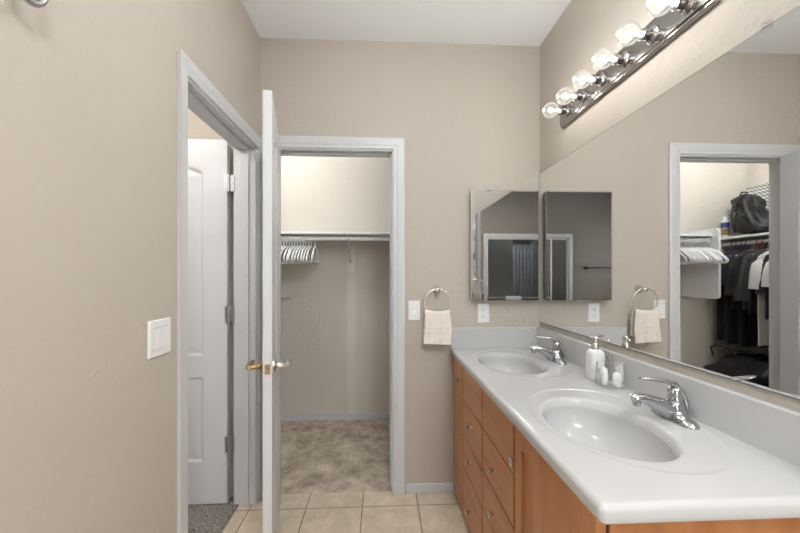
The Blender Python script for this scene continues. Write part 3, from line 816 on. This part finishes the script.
# chrome robe hook at the top left
rh = thing('robe_hook', 'chrome robe hook with a ring, high on the left wall', 'hook', (LX, -1.452, 1.893))
b = B(); lathe(b, [(0.0, 0.0), (0.026, 0.0), (0.026, 0.006), (0.018, 0.012), (0.010, 0.020), (0.010, 0.040)], (0, 0, 0), 20, 'x'); obj('mount', b, M['chrome'], rh, smooth=True, autos=50, local=True)
b = B(); tube(b, [(0.036, 0.036 * math.sin(a * 2 * PI / 32), -0.040 + 0.042 * math.cos(a * 2 * PI / 32)) for a in range(32)], 0.0065, 12, cyc=True); obj('hoop', b, M['chrome'], rh, smooth=True, local=True)

# ------------------------------------------------------------------ closet fittings
SZ0, SZ1 = 1.620, 1.639
b = B(); box(b, -0.898, 0.899, 0.80, 1.119, SZ0, SZ1)
tag(obj('closet_shelf', b, M['shelf'], bevel=0.002), 'long white shelf along the closet back wall', 'shelf')
b = B(); box(b, -0.898, 0.899, 1.101, 1.119, 1.548, SZ0 - 0.0005)
tag(obj('shelf_cleat', b, M['cwall']), 'beige painted cleat under the shelf on the closet back wall', 'cleat')
b = B(); tube(b, [(-0.898, 0.845, 1.586), (0.899, 0.845, 1.586)], 0.0165, 20)
tag(obj('closet_rod', b, M['shelf'], smooth=True, autos=60), 'white round closet rod along the back wall carrying white hangers', 'rod')
b = B(); rr_ = []
for y, z in [(1.119, 1.092), (0.77, 1.092), (0.745, 1.107), (0.745, 1.65)] + [(0.775 - 0.03 * math.cos(a * PI / 12), 1.652 + 0.03 * math.sin(a * PI / 12)) for a in range(7)] + [(1.119, 1.682)]:
    rr_.append((y, z))
loft(b, [[Vector((-0.917, y, z)) for y, z in rr_], [Vector((-0.898, y, z)) for y, z in rr_]])
tag(obj('shelf_end_panel', b, M['shelf'], bevel=0.001), 'white end panel with a rounded corner holding the back shelf and rod', 'panel')
# bracket
sb = thing('shelf_bracket', 'white metal shelf and rod bracket on a block, closet back wall', 'bracket', (-0.27, 1.13, 1.31))
b = B(); box(b, -0.310, -0.230, 1.078, 1.119, 1.308, 1.551); obj('mounting_block', b, M['pale_beige'], sb, bevel=0.002)
b = B(); box(b, -0.287, -0.262, 1.082, 1.0885, 1.375, 1.617)
tube(b, [(-0.2745, 1.082, 1.400), (-0.2745, 1.03, 1.45), (-0.2745, 0.93, 1.53), (-0.2745, 0.865, 1.570)], 0.008, 10)
box(b, -0.287, -0.262, 0.82, 1.0885, 1.612, 1.6198)
tube(b, [(-0.2745, 0.822, 1.616), (-0.2745, 0.818, 1.586), (-0.2745, 0.828, 1.565), (-0.2745, 0.845, 1.5575), (-0.2745, 0.865, 1.568)], 0.007, 10)
obj('bracket_arm', b, M['trim'], sb, smooth=True, autos=40)
b = B(); box(b, -0.308, -0.232, 1.116, 1.1195, 0.0605, 1.3075); struct(obj('pale_strip', b, M['pale_beige']), 'pale vertical strip below the shelf bracket')  # thin strip, paler than the wall behind
# small wall hook
b = B(); tube(b, [(-0.92, 1.119, 1.082), (-0.92, 1.08, 1.082), (-0.90, 1.07, 1.090), (-0.79, 1.07, 1.094)], 0.006, 8)
tag(obj('wall_hook', b, M['hinge'], smooth=True), 'thin grey metal peg low on the closet back wall beneath the hangers', 'hook')
# left wall shelf and rod
b = B(); box(b, -1.539, -1.24, 0.16, 1.119, SZ0 - 0.002, SZ1)
tag(obj('closet_shelf', b, M['shelf'], bevel=0.002), 'white closet shelf carrying the black backpack', 'shelf')
b = B(); box(b, -1.539, -1.521, 0.16, 1.119, 1.54, SZ0 - 0.003)
tag(obj('shelf_cleat', b, M['trim']), 'white cleat under the backpack shelf', 'cleat')
b = B(); tube(b, [(-1.29, 0.16, 1.572), (-1.29, 1.119, 1.572)], 0.0165, 20)
tag(obj('closet_rod', b, M['shelf'], smooth=True, autos=60), 'white closet rod carrying the dark clothes', 'rod')

# hangers -------------------------------------------------------------
def hanger_bm(hw=0.205, r=0.0060, drop=0.168, hookr=0.021):
    """hangs from a rod of radius .0165 centred at the origin along x; hanger plane = yz"""
    b = B()
    pts = []
    for k in range(13):
        a = math.radians(-60 + 240 * k / 12); pts.append((0, hookr * math.cos(a), hookr * math.sin(a)))
    pts = pts[::-1]
    pts = [(0, p[1], p[2]) for p in pts]
    pts = pts[::-1]
    # the arc ends at angle 180 (y=-hookr); lead down to the neck
    pts += [(0, -hookr * 0.9, -0.014), (0, -0.006, -0.030), (0, 0, -0.045), (0, 0, -0.062)]
    tube(b, pts, r * 0.75, 8)
    sh = [(0, 0.004, -0.058), (0, 0.05, -0.072), (0, hw * 0.6, -0.100), (0, hw * 0.93, -drop + 0.014), (0, hw, -drop - 0.004), (0, hw * 0.97, -drop - 0.018), (0, hw * 0.9, -drop - 0.024), (0, 0, -drop - 0.026),
          (0, -hw * 0.9, -drop - 0.024), (0, -hw * 0.97, -drop - 0.018), (0, -hw, -drop - 0.004), (0, -hw * 0.93, -drop + 0.014), (0, -hw * 0.6, -0.100), (0, -0.05, -0.072), (0, -0.004, -0.058)]
    tube(b, sh, r, 8)
    return b
hx = [-0.540, -0.572, -0.592, -0.618, -0.638, -0.661, -0.683, -0.704, -0.725, -0.748, -0.770, -0.792, -0.812, -0.834, -0.858, -0.880]
h0 = obj('clothes_hanger', hanger_bm(), M['hanger'], smooth=True)
for i, x in enumerate(hx):
    o = h0 if i == 0 else h0.copy()
    if i: C.objects.link(o)
    o.location = (x, 0.845, 1.5825); o.rotation_euler = (0, 0, random.uniform(-0.02, 0.05) if i else 0.05)
    lab = 'empty white plastic hanger on the back rod, packed in the row'
    g = 'white hangers packed on the back rod'
    if i == 0: lab, g = 'empty white hanger nearest the shelf bracket, end of the row', None
    if i == 1: lab, g = 'empty white hanger second from the shelf bracket', None
    tag(o, lab, 'hanger', g)

# clothes ---------------------------------------------------------------
def garment_bm(hw, z_hem, t=0.020, sleeve=0.0, seed=0, flare=1.0):
    """plane xz; shoulders hang from z=-0.06 (rod at the origin); hem at z_hem (negative)"""
    rnd = random.Random(seed); ph = rnd.uniform(0, 6); ph2 = rnd.uniform(0, 6)
    b = B(); rings = []; n = 44
    levels = [(-0.066, 0.055, 0.012), (-0.072, 0.075, 0.014), (-0.095, hw * 0.66, t * 0.8), (-0.125, hw * 0.93, t), (-0.145, hw * 1.0, t), (-0.19, hw * 0.98, t)]
    zz = -0.19
    K = 12
    for k in range(1, K + 1):
        s = k / K; levels.append((zz + (z_hem - zz) * s, hw * (0.95 + (flare - 0.95) * s), t * (1 + 0.15 * s)))
    for (z, w, tt) in levels:
        s = max(0, (-0.15 - z) / (-0.15 - z_hem)); ring = []
        for j in range(n):
            a = 2 * PI * j / n; c_, s_ = math.cos(a), math.sin(a)
            x = math.copysign(abs(c_) ** 0.75, c_) * w
            y = math.copysign(abs(s_) ** 0.8, s_) * tt
            y += s * 0.008 * math.sin(x * 42 + ph) + s * 0.003 * math.sin(x * 75 + ph2 + z * 6)
            x += 0.008 * s * math.sin(z * 9 + ph2)
            ring.append(Vector((x, y, z - 0.006 * s * math.cos(x * 30))))
        rings.append(ring)
    loft(b, rings)
    if sleeve > 0:
        for sd_ in (-1, 1):
            x0 = sd_ * (hw * 0.90); k = [0, 0.15, 0.4, 0.7, 1.0]
            pts = [(x0 + sd_ * 0.045 * math.sin(q * 1.5) , 0.004 * math.sin(q * 5 + ph), -0.150 - sleeve * q) for q in k]
            tube(b, pts, [t * 0.8, 0.052, 0.056, 0.052, 0.048], 16, ry=0.33)
    return b
cl = [  # y, material, half width, hem, sleeve, hanger material, label
    (1.010, 'black', 0.165, -0.86, 0.0, 'purple', 'long black garment at the far end of the clothes rod'),
    (0.968, 'black', 0.170, -0.84, 0.20, 'purple', 'long black garment, second from the far end of the clothes rod'),
    (0.924, 'navy', 0.175, -0.88, 0.20, 'purple', 'dark navy garment, third from the far end of the clothes rod'),
    (0.880, 'black', 0.180, -0.87, 0.22, 'purple', 'black garment beside the navy one on the clothes rod'),
    (0.834, 'char', 0.185, -0.56, 0.30, 'hanger', 'charcoal shirt on a white hanger'),
    (0.787, 'black', 0.19, -0.88, 0.24, 'red', 'black garment on a red hanger'),
    (0.738, 'char2', 0.19, -0.56, 0.34, 'red', 'dark grey shirt on the second red hanger'),
    (0.688, 'char', 0.19, -0.60, 0.34, 'hanger', 'charcoal shirt beside the first white shirt'),
    (0.610, 'white_cloth', 0.195, -0.84, 0.24, 'hanger', 'white shirt on the clothes rod, the farther from the door'),
    (0.560, 'char', 0.19, -0.62, 0.28, 'hanger', 'charcoal shirt between two white shirts'),
    (0.508, 'white_cloth', 0.195, -0.84, 0.22, 'hanger', 'white shirt nearest the closet door on the clothes rod'),
    (0.455, 'black', 0.19, -0.90, 0.24, 'purple', 'black garment nearest the closet door'),
]
hb = {}
for i, (y, mn, hw, hem, sl, hm, lab) in enumerate(cl):
    if hm not in hb:
        bb = hanger_bm(0.16, 0.0045, 0.125); bmesh.ops.rotate(bb, verts=bb.verts, matrix=Matrix.Rotation(-PI / 2, 3, 'Z'))
        ho = obj('clothes_hanger', bb, M[hm], smooth=True); hb[hm] = ho
    else:
        ho = hb[hm].copy(); C.objects.link(ho)
    ho.location = (-1.29, y, 1.5685)
    cn = {'purple': 'purple', 'red': 'red', 'hanger': 'white'}[hm]
    tag(ho, cn + ' hanger of the ' + lab.replace(' on the clothes rod', ''), 'hanger', 'hangers under the dark clothes')
    a = 0.02 + random.uniform(-0.008, 0.008)
    ho.rotation_euler = (0, 0, a)
    g = obj('hanging_garment', garment_bm(hw, hem, 0.016, sl, seed=i), M[mn], smooth=True, autos=70)
    g.location = (-1.29, y, 1.5685); g.rotation_euler = (0, 0, a)
    tag(g, lab, 'clothing', 'clothes on the closet rod')

# backpack ---------------------------------------------------------------
bp_ = thing('backpack', 'black backpack slumped on the closet shelf against the chevron box', 'backpack', (-1.335, 0.825, SZ1))
def lump_bm(sx, sy, sz, nr=18, n=32, seed=1, amp=0.010, e=0.6, taper=0.25, dome=0.72):
    rnd = random.Random(seed); P = [rnd.uniform(0, 6) for _ in range(6)]
    b = B(); rings = []
    for i in range(nr + 1):
        s = i / nr; zz = sz * s
        w = (math.sin(min(1, s / 0.14) * PI / 2) ** 0.6 if s < 0.14 else 1.0) * (1.0 if s < dome else math.cos((s - dome) / (1 - dome) * PI / 2) ** 0.55 if s < 0.999 else 0.05) * (1 - taper * s)
        w = max(w, 0.06); ring = []
        for j in range(n):
            a = 2 * PI * j / n; c_, s_ = math.cos(a), math.sin(a)
            x = math.copysign(abs(c_) ** e, c_) * sx * w; y = math.copysign(abs(s_) ** e, s_) * sy * w
            d = amp * (math.sin(zz * 37 + P[0] + 2 * a) + math.sin(zz * 61 + P[1] - 3 * a) * 0.6 + math.sin(5 * a + P[2] + zz * 20) * 0.5) * w
            ring.append(Vector((x + d * c_, y + d * s_, max(0.0, zz + (d * 0.3 if 0 < i < nr else 0)))))
        rings.append(ring)
    loft(b, rings); return b
lean = Matrix.Rotation(0.16, 3, 'X')
def leaned(b, t=(0, 0, 0)):
    for v in b.verts:
        z = v.co.z; v.co.y += 0.34 * z; v.co += Vector(t)
    return b
obj('pack_body', leaned(lump_bm(0.085, 0.140, 0.375, seed=3, taper=0.34, amp=0.016, dome=0.84)), M['bag'], bp_, smooth=True, local=True)
b = lump_bm(0.035, 0.105, 0.20, seed=5, amp=0.005); obj('front_pocket', leaned(b, (0.080, 0, 0.012)), M['bag'], bp_, smooth=True, local=True)
b = B(); tube(b, [(0.02, 0.08 , 0.355), (0.03, 0.085, 0.380), (0.03, 0.125, 0.388), (0.02, 0.150, 0.36)], 0.007, 8, ry=0.5); obj('top_handle', b, M['webbing'], bp_, smooth=True, local=True)
for s_ in (-1, 1):
    b = B(); tube(b, [(0.045, s_ * 0.035 + 0.115, 0.335), (0.082, s_ * 0.05 + 0.092, 0.27), (0.112, s_ * 0.07 + 0.065, 0.19), (0.116, s_ * 0.085 + 0.034, 0.10), (0.100, s_ * 0.095 + 0.01, 0.03)], 0.014, 8, ry=0.3)
    obj('strap', b, M['webbing'], bp_, smooth=True, local=True)
# chevron box
cb = thing('storage_box', 'tall fabric box with a grey chevron pattern behind the backpack', 'box', (-1.482, 0.83, SZ1))
b = B(); box(b, -0.050, 0.030, -0.22, 0.22, 0.0, 0.43); obj('box_body', b, M['chevron'], cb, bevel=0.006, local=True)
b = B(); box(b, -0.053, 0.033, -0.223, 0.223, 0.431, 0.450); obj('box_lid', b, M['chevron'], cb, bevel=0.004, local=True)
# spray bottle
sp_ = thing('spray_can', 'white can with blue and brown label at the end of the backpack shelf', 'can', (-1.275, 1.075, SZ1))
b = B(); lathe(b, [(0.0, 0), (0.030, 0.0), (0.031, 0.004), (0.031, 0.145), (0.027, 0.155), (0.018, 0.160), (0.0, 0.160)], (0, 0, 0), 24); obj('can_body', b, M['plastic'], sp_, smooth=True, autos=40, local=True)
b = B(); lathe(b, [(0.0313, 0.085), (0.0316, 0.086), (0.0316, 0.134), (0.0313, 0.135)], (0, 0, 0), 24); obj('upper_label', b, M['blue'], sp_, smooth=True, autos=40, local=True)['label'] = 'blue label band'
b = B(); lathe(b, [(0.0313, 0.020), (0.0316, 0.021), (0.0316, 0.078), (0.0313, 0.079)], (0, 0, 0), 24); obj('lower_label', b, M['brown'], sp_, smooth=True, autos=40, local=True)['label'] = 'brown label band'
b = B(); lathe(b, [(0.0, 0.160), (0.017, 0.160), (0.017, 0.185), (0.014, 0.190), (0.0, 0.190)], (0, 0, 0), 20); obj('cap', b, M['plastic'], sp_, smooth=True, autos=40, local=True)
# black duffel on the floor
db = thing('duffel_bag', 'large black duffel bag on the closet floor under the clothes', 'bag', (-1.235, 0.72, 0.012))
b = lump_bm(0.25, 0.33, 0.62, nr=24, n=44, seed=9, amp=0.026, taper=0.05); obj('bag_body', b, M['bag'], db, smooth=True, local=True)
b = B(); tube(b, [(0.15, 0.28, 0.56), (0.17, 0.28, 0.63), (0.16, 0.22, 0.670), (0.15, 0.14, 0.665), (0.15, 0.08, 0.63), (0.16, 0.04, 0.59)], 0.007, 8); obj('handle', b, M['webbing'], db, smooth=True, local=True)
b = B(); tube(b, [(-0.10, -0.26, 0.62), (-0.02, -0.12, 0.635), (0.06, 0.05, 0.635), (0.12, 0.22, 0.62)], 0.014, 8, ry=0.5); obj('zipper_flap', b, M['webbing'], db, smooth=True, local=True)

# closet ceiling lamp -------------------------------------------------------
def dome(name, label, loc, power, col, R=0.14):
    t = thing(name, label, 'ceiling lamp', loc)
    b = B(); lathe(b, [(0.0, 0.0), (R + 0.01, 0.0), (R + 0.01, -0.02), (R - 0.005, -0.024), (0.0, -0.024)], (0, 0, 0), 32); obj('canopy', b, M['nickel'], t, smooth=True, autos=40, local=True)
    b = B(); pr = [(R * math.cos(a * PI / 16), -0.0245 - 0.07 * math.sin(a * PI / 16)) for a in range(9)]; lathe(b, pr, (0, 0, 0), 32); obj('shade', b, M['lampglass'], t, smooth=True, autos=60, local=True)
    l = bpy.data.lights.new('lamp_light', 'POINT'); l.energy = power; l.color = col; l.shadow_soft_size = 0.10
    lo = bpy.data.objects.new('lamp_light', l); C.objects.link(lo); lo.parent = t; lo.location = (0, 0, -0.21)
    return t
dome('ceiling_lamp', 'round lit ceiling lamp inside the closet', (-0.85, 0.32, CH), CLOSET_W, NEUT)
dome('ceiling_lamp', 'added round fill lamp above the bathtub', (-0.43, -4.3, CH), 5.0, NEUT)  # added lamp, brightens the shower interior
dome('ceiling_lamp', 'added round fill lamp in the room beyond the left doorway', (-1.55, -1.05, CH), LEFT_W, (1.0, 0.97, 0.94))  # added lamp, brightens the side room and its open door
dome('ceiling_lamp', 'added round fill lamp over the aisle in front of the vanity', (0.15, -1.05, CH), VANITY_FILL_W, NEUT)  # added lamp out of view, fills the left wall, floor and closet
# added fill light behind the camera: a wide lit panel
cf = thing('fill_panel', 'added wide fill light panel behind the camera', 'fill light', (0.46, -2.65, CH))
b = B(); box(b, -0.43, 0.43, -0.33, 0.33, -0.055, 0.0); obj('housing', b, M['trim'], cf, bevel=0.004, local=True)
b = B(); box(b, -0.40, 0.40, -0.30, 0.30, -0.060, -0.0552); obj('diffuser', b, M['lampglass'], cf, local=True)
area_light('fill_panel_light', (0.46, -2.65, CH - 0.065), (0, 0, 0), 0.75, 0.55, REAR_FILL_W, NEUT)

# ------------------------------------------------------------------ rear of the bathroom (seen in the mirrors)
se = thing('shower_enclosure', 'framed glass shower enclosure with sliding doors', 'shower enclosure', (-0.435, -3.78, 0))
b = B(); z0, z1 = 0.42, 1.95; xa, xb = -1.155, 0.285
box(b, xa, xa + 0.055, -3.735, -3.69, z0, z1); box(b, xb - 0.04, xb, -3.735, -3.69, z0, z1); box(b, xa + 0.055, xb - 0.04, -3.735, -3.68, z1 - 0.06, z1); box(b, xa + 0.055, xb - 0.04, -3.735, -3.68, z0, z0 + 0.04)
obj('outer_frame', b, M['alum'], se, bevel=0.003)
for (x0, x1, y) in ((xa + 0.06, -0.76, -3.722), (-0.82, xb - 0.045, -3.700)):
    b = B()
    for (p, q, r, s) in ((x0, x0 + 0.028, z0 + 0.04, z1 - 0.06), (x1 - 0.028, x1, z0 + 0.04, z1 - 0.06), (x0 + 0.028, x1 - 0.028, z1 - 0.09, z1 - 0.06), (x0 + 0.028, x1 - 0.028, z0 + 0.04, z0 + 0.07)):
        box(b, p, q, y - 0.008, y + 0.008, r, s)
    df = obj('door_frame', b, M['alum'], se, bevel=0.002)
    b = B(); box(b, x0 + 0.028, x1 - 0.028, y - 0.002, y + 0.002, z0 + 0.07, z1 - 0.09); obj('glass_panel', b, M['shglass'], df)
b = B(); tube(b, [(-0.76, -3.69, 0.94), (-0.76, -3.64, 0.94), (0.22, -3.64, 0.94), (0.22, -3.69, 0.94)], 0.010, 10); obj('towel_bar', b, M['alum'], se, smooth=True)
b = B(); box(b, -1.155, 0.285, -3.855, -3.75, 0, 0.42)
tag(obj('bathtub_apron', b, M['ceramic'], bevel=0.01), 'white bathtub front below the shower doors', 'bathtub')
# towel folded over the bar
b = B(); rows = [[Vector((x, yy, zz)) for x in (-0.30, -0.21, -0.13, -0.05)] for yy, zz in ((-3.620, 0.66), (-3.622, 0.90), (-3.626, 0.949), (-3.640, 0.958), (-3.654, 0.949), (-3.658, 0.90), (-3.660, 0.70))]
loft(b, rows, cap=False, closed=False); o = obj('bath_towel', b, M['greytowel'], smooth=True); md = o.modifiers.new('t', 'SOLIDIFY'); md.thickness = 0.012; md.offset = 0
tag(o, 'grey green towel folded over the shower door bar', 'towel')
# curtain behind the glass
b = B(); rows = []
for z in (0.5, 1.0, 1.5, 1.86):
    rows.append([Vector((-0.56 + 0.34 * k / 60, -3.80 + 0.018 * math.sin(k * 0.62) - 0.0, z)) for k in range(61)])
loft(b, rows, cap=False, closed=False); o = obj('shower_curtain', b, M['curtain'], smooth=True); md = o.modifiers.new('t', 'SOLIDIFY'); md.thickness = 0.003
tag(o, 'pale blue curtain gathered behind the shower glass', 'curtain')
# dark towel bar on the rear wall
tb = thing('towel_bar', 'dark bronze towel bar on the rear wall beside the shower', 'towel bar', (-1.65, -3.74, 1.41))
b = B(); tube(b, [(-1.95, -3.685, 1.41), (-1.33, -3.685, 1.41)], 0.009, 10); obj('bar', b, M['bronze'], tb, smooth=True)
for x in (-1.90, -1.40):
    b = B(); lathe(b, [(0.0, -3.739), (0.026, -3.739), (0.026, -3.730), (0.012, -3.722), (0.012, -3.690), (0.0, -3.685)], (x, 0, 1.41), 16, 'y'); obj('post', b, M['bronze'], tb, smooth=True, autos=40)
# narrow print on the right wall
wp = thing('wall_art', 'narrow tall blue and white print on the right wall, seen in the medicine cabinet', 'picture', (RX, -1.64, 1.27))
b = B(); box(b, RX - 0.012, RX - 0.0005, -1.70, -1.58, 1.27, 1.91); obj('frame', b, M['trim'], wp, bevel=0.002)
b = B(); box(b, RX - 0.0135, RX - 0.0122, -1.692, -1.588, 1.28, 1.90); obj('canvas', b, M['print'], wp)
